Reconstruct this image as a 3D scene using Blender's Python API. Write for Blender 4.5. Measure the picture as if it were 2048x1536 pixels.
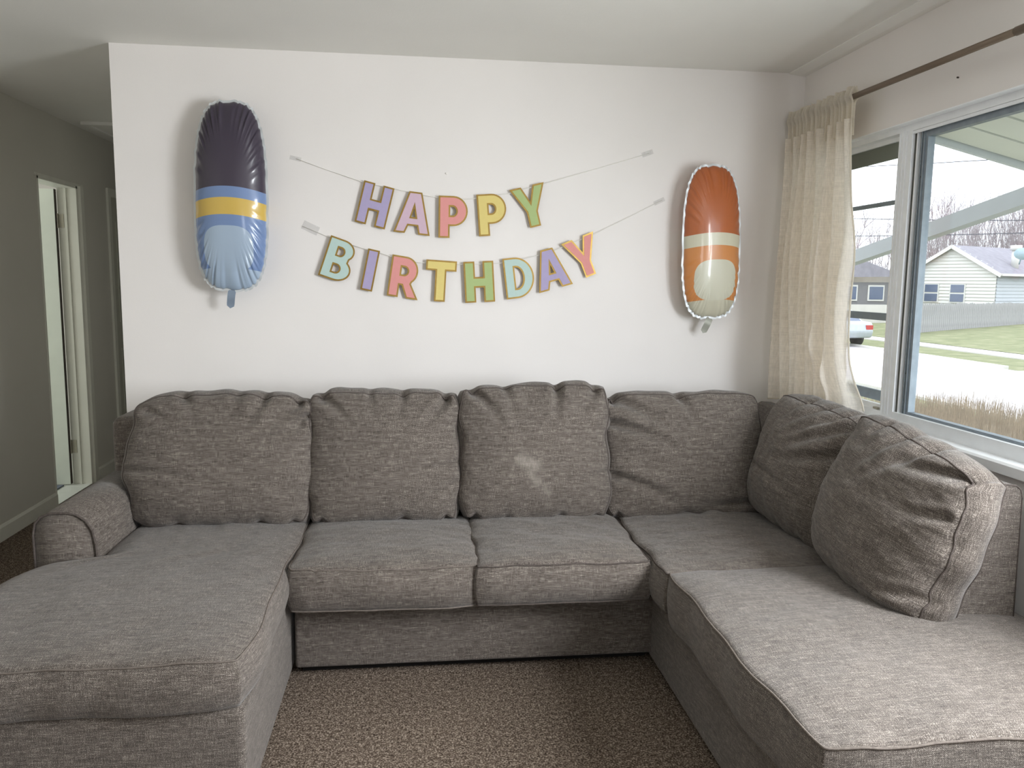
import bpy, bmesh, math, random
import numpy as np
from mathutils import Vector, Matrix
PI = math.pi
for o in list(bpy.data.objects): bpy.data.objects.remove(o, do_unlink=True)
sc = bpy.context.scene
COL = sc.collection

# ------------------------------------------------------------------ camera
F_PX, YAW, PITCH, ROLL, EYE = 1600.0, math.radians(6.87), math.radians(7.28), math.radians(.68), 1.44
fw = Vector((math.sin(YAW)*math.cos(PITCH), math.cos(YAW)*math.cos(PITCH), -math.sin(PITCH)))
rt = Vector((math.cos(YAW), -math.sin(YAW), 0)); up = rt.cross(fw)
r2 = rt*math.cos(ROLL)+up*math.sin(ROLL); u2 = -rt*math.sin(ROLL)+up*math.cos(ROLL)
cd = bpy.data.cameras.new('camera'); cam = bpy.data.objects.new('camera', cd); COL.objects.link(cam)
cd.sensor_fit = 'HORIZONTAL'; cd.sensor_width = 36; cd.lens = F_PX/2048*36
cd.clip_start = .05; cd.clip_end = 500
m = Matrix((r2, u2, -fw)).transposed().to_4x4(); m.translation = Vector((0, 0, EYE))
cam.matrix_world = m
sc.camera = cam

# ------------------------------------------------------------------ world, light, exposure
w = bpy.data.worlds.new('overcast'); sc.world = w; w.use_nodes = True
bg = w.node_tree.nodes['Background']; bg.inputs[0].default_value = (.93, .96, 1, 1); bg.inputs[1].default_value = 3.5
def area(name, loc, rot, sx, sy, power, col=(1, 1, 1)):
    l = bpy.data.lights.new(name, 'AREA'); l.shape = 'RECTANGLE'; l.size = sx; l.size_y = sy; l.energy = power; l.color = col
    o = bpy.data.objects.new(name, l); COL.objects.link(o); o.location = loc; o.rotation_euler = rot; return o
area('side_window_boost', (2.14, 1.12, 1.54), (0, math.radians(68), 0), 1.12, 1.15, 172, (.93, .965, 1))  # added area lamp boosting the daylight from the right-hand windows
area('front_fill', (.55, -2.50, 1.52), (math.radians(66), 0, 0), .9, .9, 14, (.95, .97, 1))  # added fill lamp behind the camera
area('daylight_side_room', (-4.2, 5.0, 1.5), (0, -PI/2, 0), 1.2, 1.2, 26, (.95, 1, .95))
sc.view_settings.view_transform = 'Standard'; sc.view_settings.look = 'None'
sc.view_settings.gamma = 1; sc.view_settings.use_curve_mapping = False
sc.view_settings.exposure = -0.14
sc.cycles.max_bounces = 10; sc.cycles.diffuse_bounces = 6; sc.cycles.transparent_max_bounces = 16
sc.cycles.sample_clamp_indirect = 6; sc.cycles.use_denoising = True

# ------------------------------------------------------------------ materials
def srgb(r, g, b):
    f = lambda c: (c/255/12.92) if c/255 <= .04045 else ((c/255+.055)/1.055)**2.4
    return (f(r), f(g), f(b), 1)
class NT:
    def __init__(s, name):
        s.m = bpy.data.materials.new(name); s.m.use_nodes = True; s.t = s.m.node_tree
        s.b = s.t.nodes['Principled BSDF']; s.out = s.t.nodes['Material Output']
    def n(s, typ, **k):
        nd = s.t.nodes.new(typ)
        for a, v in k.items():
            if a.startswith('i_'): nd.inputs[a[2:].replace('_', ' ')].default_value = v
            else: setattr(nd, a, v)
        return nd
    def l(s, a, b): s.t.links.new(a, b)
    def math(s, op, a, b=None, c=None):
        nd = s.t.nodes.new('ShaderNodeMath'); nd.operation = op
        for i, v in enumerate((a, b, c)):
            if v is None: continue
            if isinstance(v, (int, float)): nd.inputs[i].default_value = v
            else: s.l(v, nd.inputs[i])
        return nd.outputs[0]
    def coord(s, kind='Object', scale=None):
        c = s.n('ShaderNodeTexCoord').outputs[kind]
        if scale is not None:
            mp = s.n('ShaderNodeMapping'); mp.inputs['Scale'].default_value = scale; s.l(c, mp.inputs[0]); c = mp.outputs[0]
        return c
    def noise(s, vec, scale, detail=2, rough=.5):
        nd = s.n('ShaderNodeTexNoise'); nd.inputs['Scale'].default_value = scale
        nd.inputs['Detail'].default_value = detail; nd.inputs['Roughness'].default_value = rough
        s.l(vec, nd.inputs['Vector']); return nd.outputs[0]
    def ramp(s, fac, stops, interp='LINEAR'):
        r = s.n('ShaderNodeValToRGB'); r.color_ramp.interpolation = interp
        el = r.color_ramp.elements
        while len(el) < len(stops): el.new(.5)
        for e, (p, c) in zip(el, stops): e.position = p; e.color = c
        s.l(fac, r.inputs[0]); return r.outputs[0]
    def bump(s, h, strength, dist):
        b = s.n('ShaderNodeBump'); b.inputs['Strength'].default_value = strength; b.inputs['Distance'].default_value = dist
        s.l(h, b.inputs['Height']); s.l(b.outputs[0], s.b.inputs['Normal']); return b
    def set(s, col=None, rough=None, metal=None, spec=None):
        if col is not None: s.b.inputs['Base Color'].default_value = col
        if rough is not None: s.b.inputs['Roughness'].default_value = rough
        if metal is not None: s.b.inputs['Metallic'].default_value = metal
        if spec is not None: s.b.inputs['Specular IOR Level'].default_value = spec
        return s

def flat(name, col, rough=.6, metal=0, spec=.4, var=.06, scale=8, bump=0):
    t = NT(name).set(col, rough, metal, spec)
    c = t.coord(); n_ = t.noise(c, scale, 3)
    a = tuple(x*(1-var) for x in col[:3])+(1,); b = tuple(min(1, x*(1+var)) for x in col[:3])+(1,)
    t.l(t.ramp(n_, [(.3, a), (.7, b)]), t.b.inputs['Base Color'])
    if bump: t.bump(t.noise(c, scale*12, 2), bump, .002)
    return t.m

def paint(name, col, bump=.12):
    t = NT(name).set(col, .75, 0, .25); c = t.coord()
    big = t.noise(c, 1.3, 3)
    a = tuple(x*.975 for x in col[:3])+(1,); b = tuple(min(1, x*1.025) for x in col[:3])+(1,)
    t.l(t.ramp(big, [(.35, a), (.65, b)]), t.b.inputs['Base Color'])
    h = t.math('ADD', t.noise(c, 260, 2), t.math('MULTIPLY', t.noise(c, 35, 2), .8))
    t.bump(h, bump, .0015); return t.m

def fabric():
    t = NT('tweed_upholstery').set(rough=.95, spec=.15)
    uv = t.coord('UV'); sep = t.n('ShaderNodeSeparateXYZ'); t.l(uv, sep.inputs[0])
    def stretched(sx, sy, sc_, det=2):
        mp = t.n('ShaderNodeMapping'); mp.inputs['Scale'].default_value = (sx, sy, 1); t.l(uv, mp.inputs[0])
        return t.noise(mp.outputs[0], sc_, det, .6)
    weft = stretched(34, 430, 1, 2)      # slubs running across
    warp = stretched(430, 34, 1, 2)      # slubs running up
    broad = stretched(9, 90, 1, 2)
    P = 2*PI/.0042
    wx = t.math('SINE', t.math('MULTIPLY', sep.outputs[0], P)); wy = t.math('SINE', t.math('MULTIPLY', sep.outputs[1], P))
    weave = t.math('MULTIPLY', wx, wy)
    s_ = t.math('ADD', t.math('MULTIPLY', weft, .36), t.math('MULTIPLY', warp, .28))
    s_ = t.math('ADD', s_, t.math('MULTIPLY', broad, .16))
    s_ = t.math('ADD', s_, t.math('MULTIPLY', weave, .07))
    s_ = t.math('ADD', s_, t.math('MULTIPLY', stretched(430, 430, 1, 1), .52))
    col = t.ramp(s_, [(.48, srgb(44, 39, 36)), (.61, srgb(81, 74, 69)), (.72, srgb(111, 103, 96)), (.88, srgb(186, 178, 169))])
    # soft worn and darker areas
    obj = t.coord('Object'); stain = t.noise(obj, 2.4, 3)
    mx = t.n('ShaderNodeMix', data_type='RGBA', blend_type='MULTIPLY'); mx.inputs[0].default_value = .5
    t.l(col, mx.inputs[6]); t.l(t.ramp(stain, [(.3, (.86, .86, .86, 1)), (.7, (1.06, 1.05, 1.04, 1))]), mx.inputs[7])
    at_ = t.n('ShaderNodeAttribute', attribute_name='smudge')
    m3 = t.n('ShaderNodeMix', data_type='RGBA'); t.l(t.math('MULTIPLY', at_.outputs['Fac'], t.math('ADD', .4, warp)), m3.inputs[0]); t.l(mx.outputs[2], m3.inputs[6]); m3.inputs[7].default_value = srgb(196, 188, 178)
    t.l(m3.outputs[2], t.b.inputs['Base Color'])
    t.b.inputs['Sheen Weight'].default_value = .2; t.b.inputs['Sheen Roughness'].default_value = .5
    t.bump(s_, .5, .0025)
    return t.m

def carpet():
    t = NT('brown_carpet').set(rough=1, spec=.05)
    c = t.coord()
    a = t.noise(c, 170, 3, .7); b = t.noise(c, 60, 2, .6); v = t.noise(c, 1.6, 3)
    s_ = t.math('ADD', t.math('MULTIPLY', a, .75), t.math('MULTIPLY', b, .25))
    col = t.ramp(s_, [(.37, srgb(50, 41, 34)), (.5, srgb(112, 98, 86)), (.63, srgb(196, 180, 164))])
    mx = t.n('ShaderNodeMix', data_type='RGBA', blend_type='MULTIPLY'); mx.inputs[0].default_value = .6
    t.l(col, mx.inputs[6]); t.l(t.ramp(v, [(.3, (.8, .8, .8, 1)), (.7, (1.1, 1.1, 1.1, 1))]), mx.inputs[7])
    t.l(mx.outputs[2], t.b.inputs['Base Color']); t.bump(s_, 1.0, .012); return t.m

def curtain_mat(name, light, trans):
    t = NT(name); T = t.t
    uv = t.coord('UV'); sep = t.n('ShaderNodeSeparateXYZ'); t.l(uv, sep.inputs[0])
    def st(sx, sy):
        mp = t.n('ShaderNodeMapping'); mp.inputs['Scale'].default_value = (sx, sy, 1); t.l(uv, mp.inputs[0]); return t.noise(mp.outputs[0], 1, 2, .6)
    th = t.math('ADD', t.math('MULTIPLY', st(300, 25), .5), t.math('MULTIPLY', st(25, 300), .5))
    col = t.ramp(th, [(.35, tuple(x*.86 for x in light[:3])+(1,)), (.65, light)])
    d = t.n('ShaderNodeBsdfDiffuse'); tr = t.n('ShaderNodeBsdfTranslucent'); tp = t.n('ShaderNodeBsdfTransparent')
    t.l(col, d.inputs[0]); t.l(col, tr.inputs[0])
    m1 = t.n('ShaderNodeMixShader'); m1.inputs[0].default_value = .52; t.l(d.outputs[0], m1.inputs[1]); t.l(tr.outputs[0], m1.inputs[2])
    m2 = t.n('ShaderNodeMixShader'); t.l(t.math('MULTIPLY', t.math('SUBTRACT', 1.15, th), trans*1.5), m2.inputs[0])
    t.l(m1.outputs[0], m2.inputs[1]); t.l(tp.outputs[0], m2.inputs[2]); t.l(m2.outputs[0], t.out.inputs[0])
    return t.m

def glass_mat(name, tint=(.97, .985, 1, 1), gloss=.05, haze=0):
    t = NT(name); tp = t.n('ShaderNodeBsdfTransparent'); tp.inputs[0].default_value = tint
    g = t.n('ShaderNodeBsdfGlossy'); g.inputs['Roughness'].default_value = .03
    m1 = t.n('ShaderNodeMixShader'); m1.inputs[0].default_value = gloss
    t.l(tp.outputs[0], m1.inputs[1]); t.l(g.outputs[0], m1.inputs[2]); o = m1.outputs[0]
    if haze:
        d = t.n('ShaderNodeBsdfTranslucent'); d.inputs[0].default_value = (.9, .95, 1, 1)
        m2 = t.n('ShaderNodeMixShader'); m2.inputs[0].default_value = haze
        t.l(o, m2.inputs[1]); t.l(d.outputs[0], m2.inputs[2]); o = m2.outputs[0]
    t.l(o, t.out.inputs[0]); return t.m

def grass_mat():
    t = NT('spring_grass').set(rough=1, spec=.1); c = t.coord('Object')
    n_ = t.noise(c, 1.4, 5, .7); t.l(t.ramp(n_, [(.3, srgb(112, 118, 88)), (.55, srgb(134, 138, 106)), (.75, srgb(160, 156, 130))]), t.b.inputs['Base Color'])
    t.bump(t.noise(c, 30, 2), .6, .04); return t.m

M = {}
M['wall'] = paint('warm_white_wall_paint', srgb(232, 228, 225))
M['ceiling'] = paint('ceiling_paint', srgb(235, 234, 229), .25)
M['wall_left'] = paint('dimmed_wall_paint', srgb(206, 204, 195))  # same wall paint, with the hall's dim light put into the colour
M['trim'] = flat('trim_enamel', srgb(226, 226, 216), .4, var=.03)
M['door'] = flat('door_enamel', srgb(222, 228, 218), .4, var=.03)
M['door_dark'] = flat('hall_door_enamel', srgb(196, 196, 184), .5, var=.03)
M['vinyl'] = flat('window_vinyl', srgb(240, 243, 246), .4, var=.03, scale=20)
M['alu'] = flat('weathered_aluminium', srgb(134, 144, 152), .5, .3, var=.1, scale=30)
M['shade'] = flat('grey_shade_fabric', srgb(120, 124, 112), .8)
M['dark_track'] = flat('dark_track', srgb(84, 84, 78), .7)
M['sill'] = flat('sill_enamel', srgb(242, 244, 246), .35, var=.03)
M['fabric'] = fabric()
M['piping'] = flat('dark_piping', srgb(84, 77, 73), .95, spec=.1, var=.25, scale=160)  # fabric-coloured cord, seam shadow put in as a darker tone
M['piping_light'] = flat('lighter_piping', srgb(108, 100, 94), .95, spec=.1, var=.2, scale=160)  # lighter tone of the piping cord
M['carpet'] = carpet()
M['curtain'] = curtain_mat('ivory_voile', srgb(255, 249, 240), .27)
M['curtain_head'] = curtain_mat('ivory_voile_doubled', srgb(244, 238, 226), .06)
M['rod'] = flat('bronze_rod', srgb(112, 98, 84), .45, .35)
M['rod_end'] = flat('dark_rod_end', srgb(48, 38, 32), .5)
M['glass'] = glass_mat('window_glass')
M['steel'] = flat('hinge_metal', srgb(176, 172, 158), .4, .6)
M['gold'] = flat('gold_foil', srgb(150, 122, 62), .35, .7, var=.12, scale=30)
M['string'] = flat('white_string', srgb(236, 234, 228), .8)
M['tape'] = glass_mat('clear_tape', (.95, .95, .95, 1), .16, .12)
M['tile'] = flat('white_vinyl_floor', srgb(214, 218, 212), .35)
M['grey_tile'] = flat('grey_mat', srgb(110, 116, 130), .8)
M['under'] = flat('under_sofa_shade', srgb(20, 18, 17), .95)  # black stands in for the shade under the sofa base
M['grass'] = grass_mat()
M['concrete'] = flat('concrete', srgb(196, 194, 188), .9, var=.05, scale=2)
M['asphalt'] = flat('pale_road', srgb(196, 192, 194), .9, var=.04, scale=2)
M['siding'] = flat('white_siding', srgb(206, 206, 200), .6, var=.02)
M['siding_grey'] = flat('shaded_siding', srgb(178, 184, 188), .6, var=.02)  # darker copy of the white siding, side wall's shade put into the colour
M['shingle'] = flat('grey_shingle', srgb(136, 134, 142), .9, var=.12, scale=3)
M['fence'] = flat('weathered_cedar', srgb(152, 152, 152), .9, var=.14, scale=6)
M['bark'] = flat('bare_bark', srgb(150, 142, 146), .95, var=.12, scale=2)
M['bark_red'] = flat('reddish_bark', srgb(178, 142, 144), .95, var=.1, scale=2)
M['soffit'] = flat('soffit_metal', srgb(214, 218, 210), .5, var=.02)
M['beam'] = flat('white_rail_paint', srgb(196, 204, 208), .5, var=.03)
M['darkglass'] = flat('dark_house_glass', srgb(78, 92, 116), .15, spec=.6)
M['car'] = flat('silver_car_paint', srgb(170, 178, 184), .3, .3)
M['tyre'] = flat('black_rubber', srgb(34, 34, 36), .8)
M['twig'] = flat('dry_twigs', srgb(206, 194, 178), .95, var=.3, scale=9)
M['wire'] = flat('black_cable', srgb(70, 72, 80), .8)
M['brownhouse'] = flat('dark_siding', srgb(120, 120, 122), .8, var=.05)
def card(name, c):
    t = NT(name).set(c, .7, 0, .25); n_ = t.noise(t.coord(), 60, 2)
    t.l(t.ramp(n_, [(.3, tuple(x*.97 for x in c[:3])+(1,)), (.7, c)]), t.b.inputs['Base Color']); return t.m
for k, c in dict(lavender=(172, 162, 196), pink=(206, 180, 196), coral=(218, 150, 146), yellow=(220, 202, 128), green=(170, 188, 130), mint=(184, 206, 200)).items():
    M[k] = card('card_'+k, srgb(*c))

def foil(name, stops, panel, pc, pz, prx, prz, height):
    """printed foil: horizontal colour bands by height plus one plain oval panel on the front"""
    t = NT(name).set(rough=.36, metal=.0, spec=.5); c = t.coord()
    sep = t.n('ShaderNodeSeparateXYZ'); t.l(c, sep.inputs[0])
    h = t.math('DIVIDE', sep.outputs[2], height)
    bend = t.math('MULTIPLY', t.math('MULTIPLY', sep.outputs[0], sep.outputs[0]), 1.2)
    base = t.ramp(t.math('ADD', h, bend), stops, 'CONSTANT')
    ex = t.math('DIVIDE', sep.outputs[0], prx); ez = t.math('DIVIDE', t.math('SUBTRACT', sep.outputs[2], pz), prz)
    r = t.math('ADD', t.math('POWER', t.math('ABSOLUTE', ex), 3), t.math('POWER', t.math('ABSOLUTE', ez), 3))
    ins = t.math('LESS_THAN', r, 1.0)
    mx = t.n('ShaderNodeMix', data_type='RGBA'); t.l(ins, mx.inputs[0]); t.l(base, mx.inputs[6]); mx.inputs[7].default_value = pc
    t.l(mx.outputs[2], t.b.inputs['Base Color']); t.b.inputs['Coat Weight'].default_value = .5; t.b.inputs['Coat Roughness'].default_value = .1
    return t.m

# ------------------------------------------------------------------ mesh helpers
def link(name, me, mat=None, parent=None, smooth=False):
    o = bpy.data.objects.new(name, me); COL.objects.link(o)
    if mat is not None:
        for mm in (mat if isinstance(mat, (list, tuple)) else [mat]): me.materials.append(mm)
    if parent is not None: o.parent = parent
    if smooth:
        me.polygons.foreach_set('use_smooth', [True]*len(me.polygons))
    return o
def tag(o, label, cat, group=None, kind=None):
    o['label'] = label; o['category'] = cat
    if group: o['group'] = group
    if kind: o['kind'] = kind
    return o
def empty(name, loc=(0, 0, 0), rz=0):
    o = bpy.data.objects.new(name, None); COL.objects.link(o); o.location = loc; o.rotation_euler = (0, 0, rz); o.empty_display_size = .05; return o
def struct(o, label=None):
    o['kind'] = 'structure'
    if label: o['label'] = label
    return o
class MB:
    def __init__(s): s.v = []; s.f = []
    def box(s, x0, x1, y0, y1, z0, z1):
        b = len(s.v); s.v += [(x, y, z) for z in (z0, z1) for y in (y0, y1) for x in (x0, x1)]
        s.f += [tuple(b+i for i in q) for q in ((0, 2, 3, 1), (4, 5, 7, 6), (0, 1, 5, 4), (2, 6, 7, 3), (0, 4, 6, 2), (1, 3, 7, 5))]; return s
    def prism(s, poly, axis, a, b):
        """poly: 2D outline; axis: 0,1,2 the extrusion axis"""
        n = len(poly); st = len(s.v)
        for t in (a, b):
            for p in poly:
                q = list(p); q.insert(axis, t); s.v.append(tuple(q))
        s.f.append(tuple(st+i for i in range(n))[::-1]); s.f.append(tuple(st+n+i for i in range(n)))
        for i in range(n): j = (i+1) % n; s.f.append((st+i, st+j, st+n+j, st+n+i))
        return s
    def tube(s, pts, r, n=8, closed=False, cap=True):
        pts = [Vector(p) for p in pts]; N = len(pts); st = len(s.v); prev = None
        for i, p in enumerate(pts):
            if closed: d = pts[(i+1) % N]-pts[i-1]
            else: d = pts[min(i+1, N-1)]-pts[max(i-1, 0)]
            d.normalize()
            if prev is None:
                a = d.orthogonal().normalized()
            else:
                a = (prev-d*prev.dot(d)).normalized()
            prev = a; b = d.cross(a); rr = r[i] if isinstance(r, (list, tuple)) else r
            for k in range(n):
                t = 2*PI*k/n; s.v.append(tuple(p+a*math.cos(t)*rr+b*math.sin(t)*rr))
        for i in range(N if closed else N-1):
            j = (i+1) % N
            for k in range(n):
                l = (k+1) % n; s.f.append((st+i*n+k, st+i*n+l, st+j*n+l, st+j*n+k))
        if cap and not closed:
            s.f.append(tuple(st+k for k in range(n))[::-1]); s.f.append(tuple(st+(N-1)*n+k for k in range(n)))
        return s
    def beam(s, p, q, wx, wz):
        """box bar between two points; wx: width across, wz: height"""
        p = Vector(p); q = Vector(q); d = (q-p).normalized(); a = d.cross(Vector((0, 0, 1))).normalized(); b = a.cross(d)
        st = len(s.v)
        for e in (p, q):
            for i, j in ((-1, -1), (1, -1), (1, 1), (-1, 1)): s.v.append(tuple(e+a*i*wx/2+b*j*wz/2))
        s.f += [(st+3, st+2, st+1, st), (st+4, st+5, st+6, st+7)]+[(st+i, st+(i+1) % 4, st+4+(i+1) % 4, st+4+i) for i in range(4)]
        return s
    def mesh(s, name):
        me = bpy.data.meshes.new(name); me.from_pydata(s.v, [], s.f); me.update(); return me
    def build(s, name, mat, parent=None, smooth=False): return link(name, s.mesh(name), mat, parent, smooth)

def box_uv(me, scale=1.0, rot=False):
    uvl = me.uv_layers.new(name='UVMap')
    n = len(me.loops); co = np.empty(len(me.vertices)*3); me.vertices.foreach_get('co', co); co = co.reshape(-1, 3)
    vi = np.empty(n, int); me.loops.foreach_get('vertex_index', vi)
    nor = np.empty(len(me.polygons)*3); me.polygons.foreach_get('normal', nor); nor = np.abs(nor.reshape(-1, 3))
    ls = np.empty(len(me.polygons), int); me.polygons.foreach_get('loop_total', ls)
    ax = np.repeat(np.argmax(nor, 1), ls); p = co[vi]
    u = np.where(ax == 0, p[:, 1], p[:, 0]); v = np.where(ax == 2, p[:, 1], p[:, 2])
    uvl.data.foreach_set('uv', np.stack([u, v], 1).ravel()*scale)

def soft_box(name, x0, x1, y0, y1, z0, z1, bev, mat, parent=None, seg=4, puff=0, cuts=0):
    bm = bmesh.new(); bmesh.ops.create_cube(bm, size=1)
    for v in bm.verts: v.co = Vector(((x0+x1)/2+v.co.x*(x1-x0), (y0+y1)/2+v.co.y*(y1-y0), (z0+z1)/2+v.co.z*(z1-z0)))
    bmesh.ops.bevel(bm, geom=list(bm.edges), offset=bev, segments=seg, affect='EDGES', profile=.5)
    if cuts: bmesh.ops.subdivide_edges(bm, edges=[e for e in bm.edges if e.calc_length() > .15], cuts=cuts, use_grid_fill=True)
    me = bpy.data.meshes.new(name); bm.to_mesh(me); bm.free(); box_uv(me)
    o = link(name, me, mat, parent, True); return o

# cube surface grid in [-1,1]^3 -> (points, quads)
def grid_pts(n):
    q = np.linspace(-1, 1, n+1); return .55*q+.45*np.sin(q*PI/2)
def cube_surface(nu, ns, nv):
    gu, gs, gv = grid_pts(nu), np.linspace(-1, 1, ns+1), grid_pts(nv)
    idx = {}; pts = []; quads = []
    def vid(i, j, k):
        key = (i, j, k)
        if key not in idx: idx[key] = len(pts); pts.append((gu[i], gs[j], gv[k]))
        return idx[key]
    for i in range(nu):
        for k in range(nv):
            quads.append((vid(i, 0, k), vid(i+1, 0, k), vid(i+1, 0, k+1), vid(i, 0, k+1)))
            quads.append((vid(i, ns, k+1), vid(i+1, ns, k+1), vid(i+1, ns, k), vid(i, ns, k)))
    for j in range(ns):
        for k in range(nv):
            quads.append((vid(0, j, k+1), vid(0, j+1, k+1), vid(0, j+1, k), vid(0, j, k)))
            quads.append((vid(nu, j, k), vid(nu, j+1, k), vid(nu, j+1, k+1), vid(nu, j, k+1)))
        for i in range(nu):
            quads.append((vid(i, j, 0), vid(i, j+1, 0), vid(i+1, j+1, 0), vid(i+1, j, 0)))
            quads.append((vid(i+1, j, nv), vid(i+1, j+1, nv), vid(i, j+1, nv), vid(i, j, nv)))
    return np.array(pts), quads
_surf = {}
def wob(a, b, seed, fr=1.0):
    r = np.random.RandomState(seed); o = 0
    for k in range(6):
        f = fr*(1.2+k*.9); th = r.rand()*PI*2; ph = r.rand()*PI*2
        o = o+np.sin(f*(a*math.cos(th)+b*math.sin(th))*2.2+ph)/(1+k*.7)
    return o/2.6

def cushion(name, W, H, T, loc, rz=0, tilt=0, roll=0, bf=.07, bb=.03, sb=.026, corner=.045, seed=1, creases=(), topwave=.006,
            lie=False, warp=None, sag=.15, wr=.004, pipe='piping', both=True, pr=.0036, parent=None, res=90, smudge=None, label=None, group=None, cpow=6, domep=(2.6, .62)):
    """Stuffed box cushion: domed front and back panels, bulging gusset, crimped corners, creases, piping cord.
       local x width, -y front, z height. lie=True turns the front panel up (seat cushions)."""
    key = (res,)
    if key not in _surf: _surf[key] = cube_surface(res, 10, res)
    P0, quads = _surf[key]
    def Fm(P):
        u, s, v = P[:, 0], P[:, 1], P[:, 2]
        au, av = np.abs(u), np.abs(v)
        k = 1-corner*(au**cpow)*(av**cpow)
        g = 1-s*s
        x = u*W/2*k; z = v*H/2*k
        x = x+np.sign(u)*sb*g*au**10*(1-av**6*.5); z = z+np.sign(v)*sb*g*av**10*(1-au**6*.5)
        # edges bow a little
        x = x+np.sign(u)*au**4*(.006*np.sin(v*5+seed)+.004*np.sin(v*11+seed*2))
        z = z+np.sign(v)*av**6*topwave*wob(u*1.5, s*.3, seed+3, 1.3)*1.4
        p, e = domep
        dome = np.clip(1-au**p, 0, 1)**e*np.clip(1-av**p, 0, 1)**e
        fs, bs = (1-s)/2, (1+s)/2
        d = dome*(1-sag*v)
        y = s*T/2-bf*d*fs+bb*dome*bs
        wgt = fs**2
        y = y+wgt*wr*wob(u, v, seed, 1.6)*np.clip(1.25-au**8, 0, 1)
        y = y+wgt*wr*.5*wob(u*2, v*2, seed+9, 2.2)
        for (u0, v0, u1, v1, dep, wd) in creases:
            dep = dep*2.3; wd = wd*1.25
            dx, dz = (u1-u0), (v1-v0); L2 = dx*dx+dz*dz
            t = np.clip(((u-u0)*dx+(v-v0)*dz)/L2, 0, 1)
            px = u0+dx*t; pz = v0+dz*t+.04*np.sin(t*3.1)*np.sign(dx+1e-6)
            dist2 = ((u-px)**2+(v-pz)**2)/(wd*wd)
            tap = 1-t*.85
            y = y+wgt*dep*tap*(np.exp(-dist2)-.45*np.exp(-dist2/6))
            # pull the edge in where a crease starts on it
            z = z-np.sign(v)*av**8*dep*.35*np.exp(-((u-u0)/.07)**2)*(abs(v0) > .8)*fs
        if lie: q = np.stack([x, z, -y], 1)
        else: q = np.stack([x, y, z], 1)
        if warp: q = warp(q, P)
        return q
    V = Fm(P0)
    sm = np.zeros(len(P0))
    if smudge:
        for (a, b, c_, d_, wd, st) in smudge:
            t = np.clip(((P0[:, 0]-a)*(c_-a)+(P0[:, 2]-b)*(d_-b))/((c_-a)**2+(d_-b)**2), 0, 1)
            dd = (P0[:, 0]-a-(c_-a)*t)**2+(P0[:, 2]-b-(d_-b)*t)**2; sm = np.maximum(sm, st*np.exp(-dd/wd**2)*(P0[:, 1] < -.9))
    me = bpy.data.meshes.new(name); me.from_pydata(V.tolist(), [], quads); me.update()
    uvl = me.uv_layers.new(name='UVMap'); vi = np.empty(len(me.loops), int); me.loops.foreach_get('vertex_index', vi)
    R0 = P0*np.array([W/2, T/2, H/2]); qa = np.array(quads)
    e1 = P0[qa[:, 1]]-P0[qa[:, 0]]; e2 = P0[qa[:, 3]]-P0[qa[:, 0]]; nn = np.abs(np.cross(e1, e2)); ax = np.repeat(np.argmax(nn, 1), 4)
    pl = R0[vi]; uu = np.where(ax == 0, pl[:, 2], pl[:, 0]); vv = np.where(ax == 1, pl[:, 2], pl[:, 1])
    uvl.data.foreach_set('uv', np.stack([uu+seed*.137, vv+seed*.071], 1).ravel())
    at_ = me.attributes.new('smudge', 'FLOAT', 'POINT'); at_.data.foreach_set('value', sm)
    o = link(name, me, M['fabric'], parent, True)
    # piping cords
    gu = grid_pts(60)
    loop = [(a, -1) for a in gu[:-1]]+[(1, a) for a in gu[:-1]]+[(a, 1) for a in gu[::-1][:-1]]+[(-1, a) for a in gu[::-1][:-1]]
    mb = MB()
    for s in ((-1, 1) if both else (-1,)):
        Q = np.array([(a, s, b) for a, b in loop]); L = Fm(Q)
        Qi = Q.copy(); Qi[:, 0] *= .96; Qi[:, 2] *= .96
        mb.tube([tuple(p) for p in L], pr, 6, closed=True)
    mb.build('piping', M[pipe], o, True)
    o.location = loc
    o.rotation_mode = 'XYZ'
    o.rotation_euler = (Matrix.Rotation(rz, 3, 'Z') @ Matrix.Rotation(-tilt, 3, 'X') @ Matrix.Rotation(roll, 3, 'Y')).to_euler()
    if label: tag(o, label, 'cushion', group)
    return o

# ------------------------------------------------------------------ room shell
XL, XR, YB, ZC = -2.26, 1.85, 3.78, 2.44
fl = MB().box(XL-.0, XR+.2, -2.7, 9.2, -.12, 0).build('floor', M['carpet']); struct(fl)
cl = MB().box(XL-.12, XR+.2, -2.7, 9.2, ZC, ZC+.12).build('ceiling', M['ceiling']); struct(cl)
wb = MB().box(-1.31, XR+.2, YB, YB+.12, 0, ZC).box(-1.31, -1.19, YB+.12, 9.0, 0, ZC).build('wall_back', M['wall']); struct(wb)
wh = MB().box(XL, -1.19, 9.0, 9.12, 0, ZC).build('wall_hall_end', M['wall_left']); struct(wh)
# left wall with door opening, and a closed hall door further on
DY0, DY1, DH = 5.22, 5.80, 2.045
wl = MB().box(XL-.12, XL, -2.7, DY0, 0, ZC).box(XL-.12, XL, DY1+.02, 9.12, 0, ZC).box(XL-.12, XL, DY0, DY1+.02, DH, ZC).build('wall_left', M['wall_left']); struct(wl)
# front wall (behind the camera) with an unseen window opening sized for the fill light
wf = MB().box(XL, .1, -2.7, -2.58, 0, ZC).box(1.0, XR, -2.7, -2.58, 0, ZC).box(.1, 1.0, -2.7, -2.58, 0, 1.0).box(.1, 1.0, -2.7, -2.58, 2.0, ZC).build('wall_front', M['wall']); struct(wf)
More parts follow.
